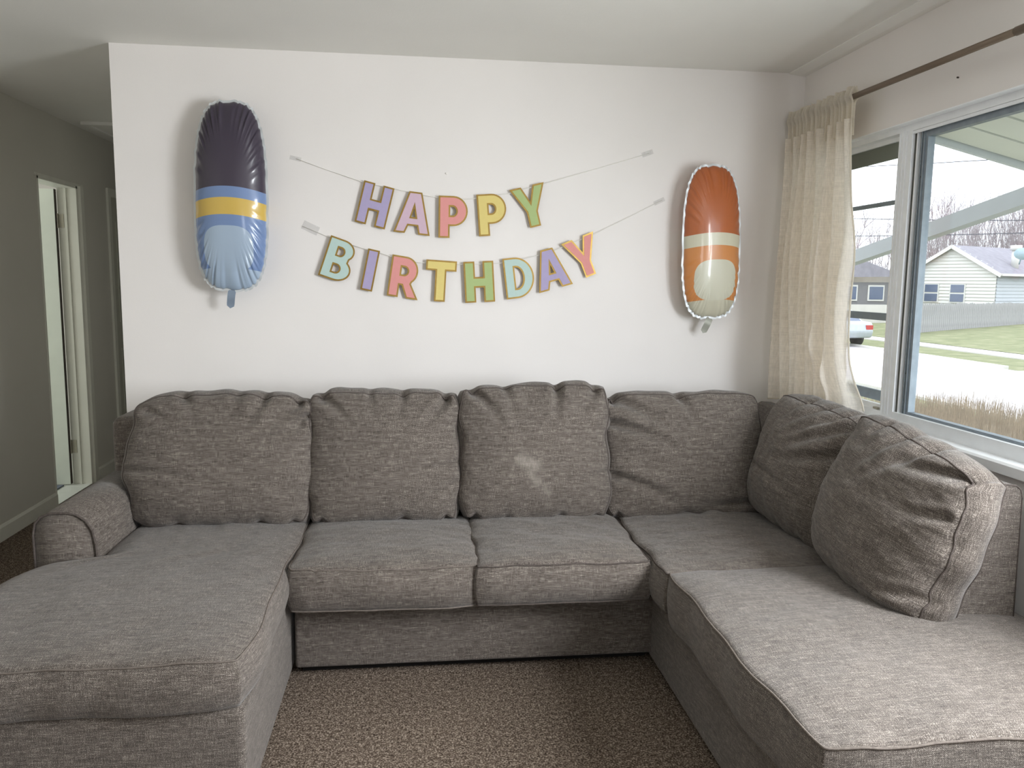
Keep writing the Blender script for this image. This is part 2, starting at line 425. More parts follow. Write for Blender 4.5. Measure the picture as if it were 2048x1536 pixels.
# right wall: window opening from Y 1.0 to 3.45, and an unseen one added for the side lamp
WZ0, WZ1, WY0, WY1 = .896, 2.060, 1.75, 3.67
wr_ = MB().box(XR, XR+.2, -2.7, YB, 0, WZ0-.04).box(XR, XR+.2, -2.7, YB, WZ1, ZC).box(XR, XR+.2, WY1, YB, WZ0-.04, WZ1).box(XR, XR+.2, -2.7, .2, WZ0-.04, WZ1).build('wall_right', M['wall']); struct(wr_)
cr = MB().prism([(XR, ZC), (XR, ZC-.012), (XR-.03, ZC-.012), (XR-.085, ZC-.004), (XR-.085, ZC)], 1, -2.58, YB).build('trim_1', M['ceiling']); struct(cr)
def baseboard(name, mb, par=None): return struct(mb.build(name, M['trim']))
prof = lambda x, s: [(x, 0), (x+s*.013, 0), (x+s*.013, .075), (x+s*.006, .088), (x, .088)]
bb_ = MB().prism(prof(XL, 1), 1, -2.58, DY0-.0).prism(prof(XL, 1), 1, DY1+.09, 6.30).prism(prof(XL, 1), 1, 7.2, 9.0)
baseboard('baseboard_left', bb_)
baseboard('baseboard_back', MB().box(-1.31, XR, YB-.013, YB, 0, .085))
baseboard('baseboard_right', MB().box(XR-.013, XR, -2.58, YB-.013, 0, .085))

# ajar door, jamb and casing
d1 = empty('door_1', (XL, DY1, 0)); struct(d1)
def dpart(name, mb, mat, sm=False):
    o = mb.build(name, mat, d1, sm); o.matrix_parent_inverse = Matrix.Translation((-XL, -DY1, 0)); return o
jm = MB().box(XL-.12, XL+.002, DY1-.02, DY1+.02, 0, DH).box(XL-.12, XL+.002, DY0-.001, DY0+.018, 0, DH).box(XL-.12, XL+.002, DY0, DY1, DH-.02, DH)
jm.box(XL-.075, XL-.06, DY1-.032, DY1-.02, 0, DH-.02)
dpart('jamb', jm, M['trim'])
dpart('casing', MB().prism([(XL, DY1+.015), (XL+.016, DY1+.018), (XL+.016, DY1+.045), (XL+.010, DY1+.05), (XL+.010, DY1+.085), (XL, DY1+.09)], 2, 0, DH+.0)
      .box(XL, XL+.004, DY0-.03, DY1+.09, DH-.005, DH+.012), M['trim'])
slab = MB().box(-.66, 0, -.035, 0, .012, DH-.03); so = slab.build('door_slab', M['door'], d1)
MB().box(-.0005, .003, -.034, -.001, .012, DH-.03).build('edge', M['rod_end'], so)  # brown slab edge, kept dark to stand for the shaded hinge gap
so.location = (-.125, -.026, 0); so.rotation_euler = (0, 0, math.radians(3))
for z in (1.81, .27):
    h = MB().box(-.034, .0, -.0025, .0, z-.045, z+.045).box(.004, .006, -.0, .0, z, z)
    h = MB().box(XL-.118, XL-.084, DY1-.0235, DY1-.0205, z-.045, z+.045)
    h.tube([(XL-.122, DY1-.03, z-.048), (XL-.122, DY1-.03, z+.048)], .0065, 8)
    dpart('hinge', h, M['steel'])
# closed hall door further down the hall
d2 = empty('door_2', (XL, 6.33, 0)); struct(d2)
def d2part(name, mb, mat):
    o = mb.build(name, mat, d2); o.matrix_parent_inverse = Matrix.Translation((-XL, -6.33, 0)); return o
d2part('casing', MB().box(XL, XL+.016, 6.315, 6.365, 0, 2.09).box(XL, XL+.016, 7.12, 7.18, 0, 2.09).box(XL, XL+.016, 6.365, 7.12, 2.03, 2.09), M['trim'])
dl = MB().box(XL-.0, XL+.006, 6.365, 7.12, .01, 2.03)
for z0, z1 in ((.3, .9), (1.1, 1.85)):
    for y0, y1 in ((6.46, 6.70), (6.78, 7.02)): dl.box(XL+.006, XL+.011, y0, y1, z0, z1)
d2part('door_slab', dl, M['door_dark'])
# attic hatch frame on the hall ceiling
at = MB().box(-2.16, -1.45, 5.66, 5.70, ZC-.02, ZC).box(-2.16, -2.12, 5.70, 6.26, ZC-.02, ZC).box(-2.12, -1.45, 6.22, 6.26, ZC-.02, ZC).box(-2.12, -1.45, 5.70, 6.22, ZC-.008, ZC)
struct(at.build('trim_2', M['ceiling']))
# side room seen through the ajar door
sr = MB().box(-4.5, XL-.12, 4.0, 4.05, 0, ZC).box(-4.5, XL-.12, 7.2, 7.25, 0, ZC).box(-4.55, -4.5, 4.0, 7.25, 0, ZC).box(-4.5, XL-.12, 4.0, 7.25, ZC, ZC+.05).build('wall_side_room', M['wall']); struct(sr)
sf = MB().box(-4.5, XL-.0, 4.05, 7.2, -.05, .004).build('floor_side_room', M['tile']); struct(sf)
sf.location.x = -.0
mt = MB().box(-2.9, -2.42, 5.30, 5.72, .005, .013).build('bath_mat', M['grey_tile']); tag(mt, 'grey mat on the pale floor just inside the ajar left door', 'mat')

# ------------------------------------------------------------------ windows
def win_frame(mb, x0, x1, y0, y1, z0, z1, w_):
    mb.box(x0, x1, y0, y1, z0, z0+w_).box(x0, x1, y0, y1, z1-w_, z1).box(x0, x1, y0, y0+w_, z0+w_, z1-w_).box(x0, x1, y1-w_, y1, z0+w_, z1-w_); return mb
w1 = struct(empty('window_1', (1.95, 3.25, WZ0)), 'narrow double hung window behind the curtain'); w2 = struct(empty('window_2', (1.95, 2.0, WZ0)), 'large picture window right of the curtain')
def wp(par, name, mb, mat):
    o = mb.build(name, mat, par); o.matrix_parent_inverse = Matrix.Translation(-par.location); return o
fr = MB().box(1.885, 1.94, 3.035, WY1, WZ0, WZ0+.038).box(1.885, 1.94, 3.035, WY1, WZ1-.026, WZ1).box(1.885, 1.94, WY1-.03, WY1, WZ0+.038, WZ1-.026)
fr.box(1.885, 1.94, 3.0, 3.035, WZ0, WZ1)
for k in range(3): fr.box(1.882, 1.885, 2.975+.021*k+.006, 2.975+.021*k+.010, WZ0+.03, WZ1-.026)
wp(w1, 'window_frame', fr, M['vinyl'])
YB0, YB1 = 3.037, 3.638
up_ = MB(); win_frame(up_, 1.922, 1.94, YB0, YB1, 1.46, 2.034, .016); us = wp(w1, 'upper_sash', up_, M['vinyl'])
lo_ = MB(); win_frame(lo_, 1.898, 1.918, YB0, YB1, WZ0+.038, 1.478, .022); lo = wp(w1, 'lower_sash', lo_, M['vinyl'])
wp(w1, 'pane', MB().box(1.930, 1.933, YB0+.016, YB1-.016, 1.475, 2.02), M['glass'])
wp(w1, 'pane', MB().box(1.908, 1.911, YB0+.022, YB1-.022, .955, 1.457), M['glass'])
wp(w1, 'roller_shade', MB().box(1.934, 1.944, YB0+.016, YB1-.016, 1.955, 2.02), M['shade'])
wp(w1, 'sash_liner', MB().box(1.9185, 1.922, YB0, YB0+.026, .955, 1.458), M['dark_track'])
wp(w1, 'latch', MB().box(1.886, 1.898, 3.06, 3.09, .936, .944), M['steel'])
for z0, z1 in ((1.782, 1.80), (1.293, 1.325), (.945, .99)):
    wp(w1, 'storm_rail', MB().box(2.0, 2.012, 3.0, 3.66, z0, z1), M['alu'])
# picture window
f2 = MB().box(1.885, 1.96, WY0, 3.0, WZ0, WZ0+.048).box(1.885, 1.96, WY0, 3.0, WZ1-.030, WZ1).box(1.885, 1.96, 2.950, 3.0, WZ0+.048, WZ1-.03).box(1.885, 1.96, WY0, WY0+.05, WZ0+.048, WZ1-.03)
wp(w2, 'window_frame', f2, M['vinyl'])
wp(w2, 'track', MB().box(1.897, 1.955, 2.938, 2.950, WZ0+.048, WZ1-.03).box(1.915, 1.955, 2.918, 2.938, WZ0+.048, WZ1-.03), M['dark_track'])
wp(w2, 'track_lip', MB().box(1.893, 1.915, 2.926, 2.932, WZ0+.048, WZ1-.03).box(1.8865, 1.893, WY0+.05, 2.952, WZ1-.042, WZ1-.031), M['vinyl'])
sa = MB().box(1.902, 1.93, 2.876, 2.918, WZ0+.048, WZ1-.035).box(1.902, 1.93, WY0+.05, 2.876, WZ0+.048, WZ0+.058).box(1.902, 1.93, WY0+.05, 2.876, WZ1-.062, WZ1-.035)
sa.box(1.898, 1.902, 2.892, 2.898, WZ0+.048, WZ1-.04).box(1.898, 1.902, 2.906, 2.911, WZ0+.048, WZ1-.04)
wp(w2, 'sash', sa, M['alu'])
wp(w2, 'pane', MB().box(1.914, 1.917, WY0+.05, 2.88, WZ0+.056, WZ1-.058), M['glass'])
for z in (1.1, 1.85): wp(w2, 'screw', MB().box(1.8995, 1.902, 2.902, 2.908, z, z+.006), M['dark_track'])
sl = MB().prism([(1.825, WZ0-.038), (1.90, WZ0-.038), (1.90, WZ0), (1.832, WZ0), (1.825, WZ0-.007)], 1, .1, 3.62).build('trim_3', M['sill']); struct(sl)
rv = MB().box(1.85, 1.886, .2, 3.67, WZ1-.004, WZ1).build('trim_4', M['vinyl']); struct(rv)
# unseen windows, added to let in the side and front light
w3 = struct(empty('unseen_window_3', (1.95, .95, WZ0))); a_ = MB(); win_frame(a_, 1.885, 1.96, .2, WY0, WZ0, WZ1, .04); wp(w3, 'window_frame', a_, M['vinyl'])
w4 = struct(empty('unseen_window_4', (.55, -2.62, 1.0))); a_ = MB().box(.1, 1.0, -2.66, -2.6, 1.0, 1.04).box(.1, 1.0, -2.66, -2.6, 1.96, 2.0).box(.1, .14, -2.66, -2.6, 1.04, 1.96).box(.96, 1.0, -2.66, -2.6, 1.04, 1.96); wp(w4, 'window_frame', a_, M['vinyl'])

# ------------------------------------------------------------------ curtain and rod
rod = empty('curtain_rod', (1.765, 2.6, 2.2)); tag(rod, 'brown metal curtain rod running along above the window', 'curtain rod')
ra = (1.765, 3.735, 2.207); rb = (1.765, 2.36, 2.192); rc = (1.765, .8, 2.188)
def rp(name, mb, mat): o = mb.build(name, mat, rod, True); o.matrix_parent_inverse = Matrix.Translation(-rod.location); return o
rp('rod', MB().tube([ra, (1.765, 2.25, 2.192)], .0115, 14), M['rod']); rp('outer_rod', MB().tube([(1.765, 2.285, 2.192), rc], .0135, 14), M['rod'])
rp('end_cap', MB().tube([(1.765, 3.756, 2.207), (1.765, 3.750, 2.207), (1.765, 3.735, 2.207)], [.008, .014, .014], 12), M['rod_end'])
rp('bracket', MB().tube([(1.765, 3.70, 2.207), (1.80, 3.70, 2.205), (1.852, 3.70, 2.19)], .005, 6), M['rod_end'])
rp('bracket', MB().tube([(1.765, .9, 2.188), (1.80, .9, 2.186), (1.852, .9, 2.17)], .005, 6), M['rod_end'])

cur = empty('curtain', (1.765, 3.45, .9)); tag(cur, 'sheer ivory curtain gathered at the corner end of the rod', 'curtain')
def sstep(a, b, x):
    t = np.clip((x-a)/(b-a), 0, 1); return t*t*(3-2*t)
def curtain_grid(nu, nv, fn):
    U, V = np.meshgrid(np.linspace(0, 1, nu), np.linspace(0, 1, nv)); X, Y, Z = fn(U, V)
    pts = np.stack([X.ravel(), Y.ravel(), Z.ravel()], 1)
    q = [(j*nu+i, j*nu+i+1, (j+1)*nu+i+1, (j+1)*nu+i) for j in range(nv-1) for i in range(nu-1)]
    me = bpy.data.meshes.new('curtain'); me.from_pydata(pts.tolist(), [], q); me.update()
    uvl = me.uv_layers.new(name='UVMap'); vi = np.empty(len(me.loops), int); me.loops.foreach_get('vertex_index', vi)
    uv = np.stack([U.ravel()*1.3, V.ravel()*1.35], 1)[vi]; uvl.data.foreach_set('uv', uv.ravel()); return me
def panel(U, V):
    # U: 0 at the corner, 1 at the free edge; V: 0 top, 1 hem
    ztop = 2.12-.008*U
    zhem = .885+.0*U
    Z = ztop+(zhem-ztop)*V
    yl = 3.745-.035*sstep(0, .5, V)-.03*V
    yr = 3.155-.03*sstep(0, .25, V)-.035*np.sin(V*5.2)**2*sstep(.2, .5, V)-.03*V
    Uw = U+.012*np.sin(U*31+V*2.)+.02*np.sin(V*4+U*9)*V
    Y = yl+(yr-yl)*Uw
    ph = U*2*PI*8.2+.9*np.sin(V*2.4+U*5)+.5*np.sin(U*17)
    amp = (.026+.034*sstep(.02, .5, V))*(1-.6*sstep(.74, .95, U))
    sn = np.sin(ph); X = 1.762+amp*(sn+.25*np.sin(2*ph+1))+.006*np.sin(ph*2.3+V*7)
    # free edge: long flat fall and a tucked diagonal fold near the hem
    dg = (V-.66)-1.0*(U-.62)
    X = X-.018*np.exp(-(dg/.05)**2)*sstep(.64, .74, V)*sstep(.55, .66, U)
    X = X+.05*sstep(.78, 1, V)*sstep(.55, 1, U)
    X = X-.018*sstep(.9, 1, U)
    Z = Z+.012*np.sin(U*19)*V*V-.02*sstep(.9, 1, U)*V*V*0+.012*sstep(.6, 1, U)*V**6
    Y = Y-.03*sstep(.86, 1, V)*sstep(.7, 1, U)
    return np.minimum(X, 1.815), Y, Z
def cpart(name, me, mat, sm=True): o = link(name, me, mat, cur, sm); o.matrix_parent_inverse = Matrix.Translation(-cur.location); return o
cpart('panel', curtain_grid(260, 120, panel), M['curtain'])
def header(side):
    def f(U, V):
        Y = 3.742+(3.157-3.742)*U+.004*np.sin(U*60)
        ang = PI*V   # V 0: below rod, through top ruffle
        z = 2.06+.185*V+.006*np.sin(U*70)*(V > .9)+.003*np.sin(U*43)
        z = z-.008*U
        bul = .016*np.exp(-((z-2.205)/.022)**2)
        g = (.004+.007*(1-np.exp(-((z-2.2)/.02)**2)))*np.sin(U*2*PI*17+np.sin(U*23)*1.3+V*1.2*np.sin(U*9))
        X = 1.765+side*(.003+bul)+g
        return X, Y, z
    return f
cpart('header', curtain_grid(240, 26, header(-1)), M['curtain_head']); cpart('header', curtain_grid(240, 26, header(1)), M['curtain_head'])
# rolled seam down the free edge
Vs = np.linspace(0, .97, 50); ex, ey, ez = panel(np.full(50, 1.0), Vs)
cpart('edge_seam', MB().tube([(float(a), float(b), float(c)) for a, b, c in zip(ex, ey, ez)], .0035, 6).mesh('seam'), M['curtain_head'])
us_ = np.linspace(0, 1, 90); hx, hy, hz = panel(us_, np.full(90, 1.0))
cpart('hem', MB().tube([(float(a), float(b), float(c)) for a, b, c in zip(hx, hy, hz)], .003, 6).mesh('hem'), M['curtain_head'])

# ------------------------------------------------------------------ sectional sofa
FAB = M['fabric']
mid = empty('sofa_section', (.2, 3.3, 0)); tag(mid, 'armless middle section of the grey tweed sofa, against the back wall', 'sofa', 'sections of the grey sectional sofa')
def sp(par, name, *a, **k):
    o = soft_box(name, *a, mat=FAB, **k); o.parent = par; o.matrix_parent_inverse = Matrix.Translation(-par.location); return o
def spm(par, name, mb, mat, sm=True):
    me = mb.mesh(name)
    if mat is FAB: box_uv(me)
    o = link(name, me, mat, par, sm); o.matrix_parent_inverse = Matrix.Translation(-par.location); return o
sp(mid, 'base', -.44, .90, 2.825, 3.70, .035, .305, .012)
sp(mid, 'back_frame', -.44, .84, 3.50, 3.72, .30, .80, .03)
spm(mid, 'gap_shade', MB().box(-.42, .88, 2.87, 3.68, .005, .034), M['under'], False)  # added black block painting the dark gap below the base
lc = empty('sofa_section', (-.9, 2.9, 0)); tag(lc, 'left chaise section of the grey tweed sofa with a rolled arm', 'sofa', 'sections of the grey sectional sofa')
sp(lc, 'base', -1.32, -.455, 2.055, 3.70, .01, .315, .022, cuts=3)
sp(lc, 'back_frame', -1.27, -.44, 3.46, 3.72, .30, .86, .04)
arm = [(-1.305, .30), (-1.308, .56), (-1.300, .60), (-1.280, .622), (-1.25, .632), (-1.20, .634), (-1.165, .626), (-1.135, .605), (-1.115, .570), (-1.106, .52), (-1.103, .46), (-1.103, .30)]
def dense(poly, n):
    out = []
    for i in range(len(poly)):
        a, b = poly[i], poly[(i+1) % len(poly)]
        for k in range(n): out.append((a[0]+(b[0]-a[0])*k/n, a[1]+(b[1]-a[1])*k/n))
    return out
spm(lc, 'arm', MB().prism(arm, 1, 2.832, 3.60), FAB, True)
spm(lc, 'arm_piping', MB().tube([(x, 2.831, z) for x, z in arm], .0042, 6), M['piping'])
rcx = empty('sofa_section', (1.3, 2.4, 0)); tag(rcx, 'right section of the grey tweed sofa, chaise along the window', 'sofa', 'sections of the grey sectional sofa')
sp(rcx, 'base', .888, 1.80, 1.52, 3.70, .01, .315, .02, cuts=3)
pf = [(1.50, .30), (1.515, .45), (1.655, .84), (1.665, .862), (1.685, .872), (1.735, .868), (1.752, .855), (1.758, .83), (1.768, .30)]
spm(rcx, 'back_frame', MB().prism(pf, 1, 2.085, 3.72), FAB, False)
spm(rcx, 'frame_piping', MB().tube([(x, 2.086, z) for x, z in pf[1:]], .003, 6), M['piping'])
for par_, xs, ys in ((lc, (-1.25, -.52), (2.12, 3.6)), (rcx, (.96, 1.74), (1.6, 3.6)), (mid, (-.38, .82), (2.92, 3.6))):
    for x in xs:
        for y in ys: pass

# seat cushions
G2 = 'seat cushions of the sectional sofa'
def lwarp(q, P):
    # L outline: narrower beside the arm, wider in front of it
    x, y, z = q[:, 0].copy(), q[:, 1], q[:, 2].copy()
    Y = y+2.70
    t = sstep(2.76, 2.86, Y)
    xl = -1.335+.232*t; xr = -.452-.012*sstep(2.3, 2.04, Y)*0+.01*sstep(2.5, 3.2, Y)
    u = (x+.44)/.88
    X = xl+(xr-xl)*u
    r = sstep(2.6, 2.84, Y)*(1-t); X = np.where(u < .5, X+.05*r*r*(1-u*2), X)
    return np.stack([X+.9, y, z], 1)
cushion('seat_cushion', .88, 1.32, .135, (-.9, 2.70, .382), lie=True, bf=.032, bb=.0, sb=.02, corner=.03, seed=11, warp=lwarp, wr=.006, pipe='piping_light', both=False, sag=.0, res=90, topwave=.008, domep=(4, .5),
        label='long L-shaped chaise seat cushion beside the rolled arm', group=G2, pr=.003)
cushion('seat_cushion', .655, .62, .148, (-.108, 3.015, .372), rz=math.radians(-.6), lie=True, bf=.034, bb=.0, sb=.026, corner=.04, seed=12, wr=.005, sag=-.1, res=64, pipe='piping_light', topwave=.006, domep=(3, .5),
        label='square seat cushion next to the left chaise cushion', group=G2, creases=((-.72, -1, -.70, -.9, .004, .03),))
cushion('seat_cushion', .622, .64, .142, (.523, 3.01, .376), lie=True, bf=.036, bb=.0, sb=.024, corner=.03, seed=13, wr=.006, sag=-.1, res=64, pipe='piping', topwave=.006, domep=(3, .5),
        label='square seat cushion right of the middle, left of the corner seat', group=G2)
cushion('seat_cushion', .70, .76, .142, (1.195, 2.94, .376), lie=True, bf=.034, bb=.0, sb=.02, corner=.03, seed=14, wr=.008, sag=0, res=64, topwave=.006, domep=(3, .5),
        label='shaded corner seat cushion, in front of the corner back cushions', group=G2, creases=((.05, 1, -.05, .45, .02, .07), (.35, 1, .3, .6, .014, .06)))
cushion('seat_cushion', .96, 1.07, .165, (1.332, 2.035, .372), lie=True, bf=.03, bb=.0, sb=.012, corner=.03, seed=15, wr=.006, sag=0, res=90, pipe='piping_light', topwave=.006, domep=(3.4, .5), both=False,
        label='long chaise seat cushion at the right, lit by the window', group=G2, pr=.0034)

# back cushions
G1 = 'back cushions of the sectional sofa'
T1 = math.radians(13)
def wc1(q, P):
    q = q.copy(); u, v = P[:, 0], P[:, 2]
    q[:, 2] -= .028*np.clip(-u-.35, 0, 1)**1.5*np.clip(v+.2, 0, 1.2); q[:, 2] += .010*np.exp(-((u-.1)/.4)**2)*(v > 0)*v**2
    q[:, 0] -= .018*np.exp(-((v+.05)/.45)**2)*(u < 0)*np.abs(u)**3
    return q
def back(x, y, z0, W, H, T, rz, tilt, roll, **k):
    """(x,y,z0): middle of the bottom edge of the cushion box"""
    upv = Matrix.Rotation(rz, 3, 'Z') @ Matrix.Rotation(-tilt, 3, 'X') @ Matrix.Rotation(roll, 3, 'Y') @ Vector((0, 0, H/2))
    return cushion('back_cushion', W, H, T, (x+upv.x, y+upv.y, z0+upv.z), rz=rz, tilt=tilt, roll=roll, **k)
back(-.775, 3.255, .452, .70, .515, .14, 0, T1, math.radians(1.0), bf=.085, bb=.03, corner=.075, seed=21, wr=.006, cpow=4, sag=.25, warp=wc1,
     creases=((-.45, 1, -.3, .6, .016, .05), (.45, 1, .3, .55, .018, .05), (.9, .55, .3, .25, .014, .05), (.95, .7, .55, .55, .02, .05), (.15, 1, .1, .7, .01, .05), (-.95, -.15, -.3, -.3, .012, .05), (-.85, .8, -.6, .55, .014, .05), (.85, .95, .6, .6, .02, .06)),
     label='wide plump back cushion at far left, above the rolled arm', group=G1)
back(-.130, 3.255, .452, .600, .525, .14, 0, T1, 0, bf=.075, bb=.03, corner=.06, seed=22, wr=.005, cpow=5, sag=.25,
     creases=((-.85, .95, -.5, .55, .022, .06), (.85, .95, .55, .5, .024, .06), (-.2, 1, -.15, .6, .01, .05), (.25, 1, .2, .65, .014, .05), (.95, -.1, .4, -.2, .01, .05), (.95, -.4, .5, -.6, .008, .05)),
     label='back cushion second from the left, tucked top corners', group=G1)
back(.492, 3.245, .455, .615, .545, .14, 0, T1, 0, bf=.075, bb=.03, corner=.05, seed=23, wr=.005, cpow=6, sag=.25, topwave=.012,
     creases=((-.85, .97, -.5, .5, .026, .06), (-.4, 1, -.3, .55, .014, .05), (.32, 1, .25, .5, .026, .055), (.85, .97, .6, .6, .018, .06), (.95, -.3, .5, -.4, .008, .05)),
     smudge=((-.22, -.12, -.05, -.2, .09, .28), (-.12, -.3, -.02, -.45, .06, .2), (.08, -.5, .14, -.62, .05, .14)),
     label='upright back cushion third from the left with a pale smudge', group=G1)
back(1.150, 3.27, .440, .68, .520, .13, 0, T1, math.radians(-.5), bf=.075, bb=.03, corner=.05, seed=24, wr=.007, cpow=6, sag=.1,
     creases=((-.92, .97, -.3, .5, .03, .07), (-.95, .55, -.2, .15, .026, .06), (-.95, -.3, -.2, -.75, .022, .06), (-.05, 1, .1, .5, .02, .05), (.9, -.75, .2, -.8, .02, .06)),
     label='creased back cushion fourth from the left, squeezed into the corner', group=G1)
back(1.535, 2.985, .440, .63, .525, .13, math.radians(-86), math.radians(13), math.radians(3), bf=.13, bb=.02, corner=.06, seed=25, wr=.008, cpow=5, sag=.1,
     creases=((.9, .95, .1, .35, .03, .07), (.55, 1, .0, .5, .024, .06), (.1, 1, -.2, .6, .02, .06), (.95, .5, .0, .1, .022, .06), (-.3, 1, -.35, .7, .012, .06), (-.6, -.2, .6, -.3, .01, .06)),
     label='back cushion on the window side, behind the largest nearest cushion', group=G1)
back(1.490, 2.385, .440, .63, .525, .105, math.radians(-88), math.radians(13), math.radians(8), bf=.125, bb=.02, corner=.055, seed=26, wr=.008, cpow=5, sag=.3, res=90, sb=.025,
     creases=((.93, .97, .1, .75, .03, .06), (.3, 1, -.1, .45, .022, .06), (-.1, 1, -.3, .5, .018, .06), (.9, .45, .5, .35, .016, .05), (-.5, 1, -.5, .7, .012, .06), (.95, -.5, .4, -.65, .012, .05), (.9, -.8, .2, -.75, .01, .05)),
     label='largest nearest back cushion, leaning at the right under the window sill', group=G1)

# ------------------------------------------------------------------ letters
def arc(cx, cy, rx, ry, a0, a1, n=16): return [(cx+rx*math.cos(math.radians(a0+(a1-a0)*i/n)), cy+ry*math.sin(math.radians(a0+(a1-a0)*i/n))) for i in range(n+1)]
LET = {
 'H': [[(0, 0), (.27, 0), (.27, .36), (.47, .36), (.47, 0), (.735, 0), (.735, 1), (.47, 1), (.47, .62), (.27, .62), (.27, 1), (0, 1)]],
 'I': [[(0, 0), (.285, 0), (.285, 1), (0, 1)]],
 'T': [[(.235, 0), (.50, 0), (.50, .75), (.745, .75), (.745, 1), (0, 1), (0, .75), (.235, .75)]],
 'A': [[(0, 0), (.27, 0), (.34, .19), (.55, .19), (.60, 0), (.88, 0), (.60, 1), (.29, 1)], [(.395, .40), (.445, .60), (.495, .40)]],
 'Y': [[(.295, 0), (.57, 0), (.57, .36), (.87, 1), (.585, 1), (.44, .62), (.29, 1), (0, 1), (.295, .38)]],
 'P': [[(0, 0), (.27, 0), (.27, .285)]+arc(.36, .6425, .345, .3575, -90, 90)+[(0, 1)], [(.28, .535)]+arc(.335, .64, .09, .105, -90, 90)+[(.28, .745)]],
 'B': [[(0, 0)]+arc(.36, .28, .345, .28, -90, 50)+arc(.36, .74, .30, .26, -40, 90)+[(0, 1)], [(.27, .20)]+arc(.34, .285, .085, .085, -90, 90)+[(.27, .37)], [(.27, .61)]+arc(.335, .695, .075, .085, -90, 90)+[(.27, .78)]],
 'R': [[(0, 0), (.265, 0), (.265, .30), (.32, .30), (.46, 0), (.755, 0), (.54, .36)]+arc(.35, .66, .32, .34, -50, 90)+[(0, 1)], [(.27, .56)]+arc(.33, .65, .085, .09, -90, 90)+[(.27, .74)]],
 'D': [[(0, 0)]+arc(.28, .5, .46, .5, -90, 90, 24)+[(0, 1)], [(.27, .24)]+arc(.30, .5, .17, .26, -90, 90, 16)+[(.27, .76)]],
}
def letter_mesh(ch, size, off, ex):
    cu = bpy.data.curves.new('c', 'CURVE'); cu.dimensions = '2D'; cu.fill_mode = 'BOTH'; cu.extrude = ex; cu.offset = off
    for poly in LET[ch]:
        s = cu.splines.new('POLY'); s.points.add(len(poly)-1)
        for p, (x, y) in zip(s.points, poly): p.co = (x*size, y*size, 0, 1)
        s.use_cyclic_u = True
    o = bpy.data.objects.new('c', cu); COL.objects.link(o); dg = bpy.context.evaluated_depsgraph_get()
    me = bpy.data.meshes.new_from_object(o.evaluated_get(dg)); bpy.data.objects.remove(o); bpy.data.curves.remove(cu); return me
HS = .190
# char, colour, x, z of lower left corner, angle, label
LL = [('H', 'lavender', -.277, 1.704, -14, 0, 'lavender letter H card with gold edge, first of the upper row'),
      ('A', 'pink', -.103, 1.662, -6, 0, 'pink letter A card with gold edge, in the upper row'),
      ('P', 'coral', .103, 1.638, -.5, 0, 'coral letter P card with gold edge, in the upper row'),
      ('P', 'yellow', .292, 1.647, 4.5, 0, 'yellow letter P card with gold edge, right of the coral P'),
      ('Y', 'green', .531, 1.690, 14.3, .295, 'green letter Y card with gold edge, last of the upper row'),
      ('B', 'mint', -.444, 1.461, -19, 0, 'mint letter B card with gold edge, first of the lower row'),
      ('I', 'lavender', -.255, 1.398, -11.8, 0, 'lavender letter I card with gold edge, right of the mint B'),
      ('R', 'coral', -.135, 1.371, -8.6, 0, 'coral letter R card with gold edge, in the lower row'),
      ('T', 'yellow', .082, 1.346, -3.2, .235, 'yellow letter T card with gold edge, in the lower row'),
      ('H', 'green', .229, 1.339, 3.3, 0, 'green letter H card with gold edge, in the lower row'),
      ('D', 'mint', .424, 1.357, 7.2, 0, 'mint letter D card with gold edge, right of the green H'),
      ('A', 'lavender', .577, 1.388, 15.8, 0, 'lavender letter A card with gold edge, in the lower row'),
      ('Y', 'coral', .801, 1.463, 22.5, .295, 'coral letter Y card with gold edge, tilted last of the lower row')]
rr = random.Random(4)
for ch, colr, x, z, ang, ox, lab in LL:
    a = math.radians(ang)
    x -= ox*HS*math.cos(a); z -= ox*HS*math.sin(a)
    o = link('letter_card', letter_mesh(ch, HS, 0, .0008), M['gold'])
    yy = YB-.016-rr.random()*.006
    lean = math.radians(rr.uniform(.5, 2.0))
    o.matrix_world = Matrix.Translation((x, yy, z)) @ Matrix.Rotation(math.radians(rr.uniform(-2, 2)), 4, 'Z') @ Matrix.Rotation(-a, 4, 'Y') @ Matrix.Rotation(PI/2-lean*0, 4, 'X')
    tag(o, lab, 'letter', 'letters of the birthday banner')
    f = link('face', letter_mesh(ch, HS, -.0075, .0004), M[colr], o); f.location = (0, 0, .0013)
S1 = [(-.532, 1.976), (-.40, 1.932), (-.231, 1.879), (-.094, 1.854), (.033, 1.83), (.104, 1.82), (.239, 1.816), (.274, 1.82), (.427, 1.845), (.591, 1.893), (.833, 1.968), (1.095, 2.049)]
S2 = [(-.51, 1.679), (-.384, 1.628), (-.266, 1.592), (-.216, 1.577), (-.164, 1.566), (-.107, 1.547), (.014, 1.524), (.046, 1.522), (.187, 1.517), (.356, 1.522), (.4, 1.527), (.544, 1.558), (.584, 1.568), (.651, 1.589), (.679, 1.602), (.834, 1.666), (1.008, 1.754), (1.164, 1.834)]
for S, lab in ((S1, 'thin white string holding up the letters of the upper row'), (S2, 'thin white string holding up the letters of the lower row')):
    pts = [(x, YB-.012 if 1 < i < len(S)-2 else YB-.004, z) for i, (x, z) in enumerate(S)]
    tag(MB().tube(pts, .0015, 5).build('banner_string', M['string'], None, True), lab, 'string', 'strings of the birthday banner')
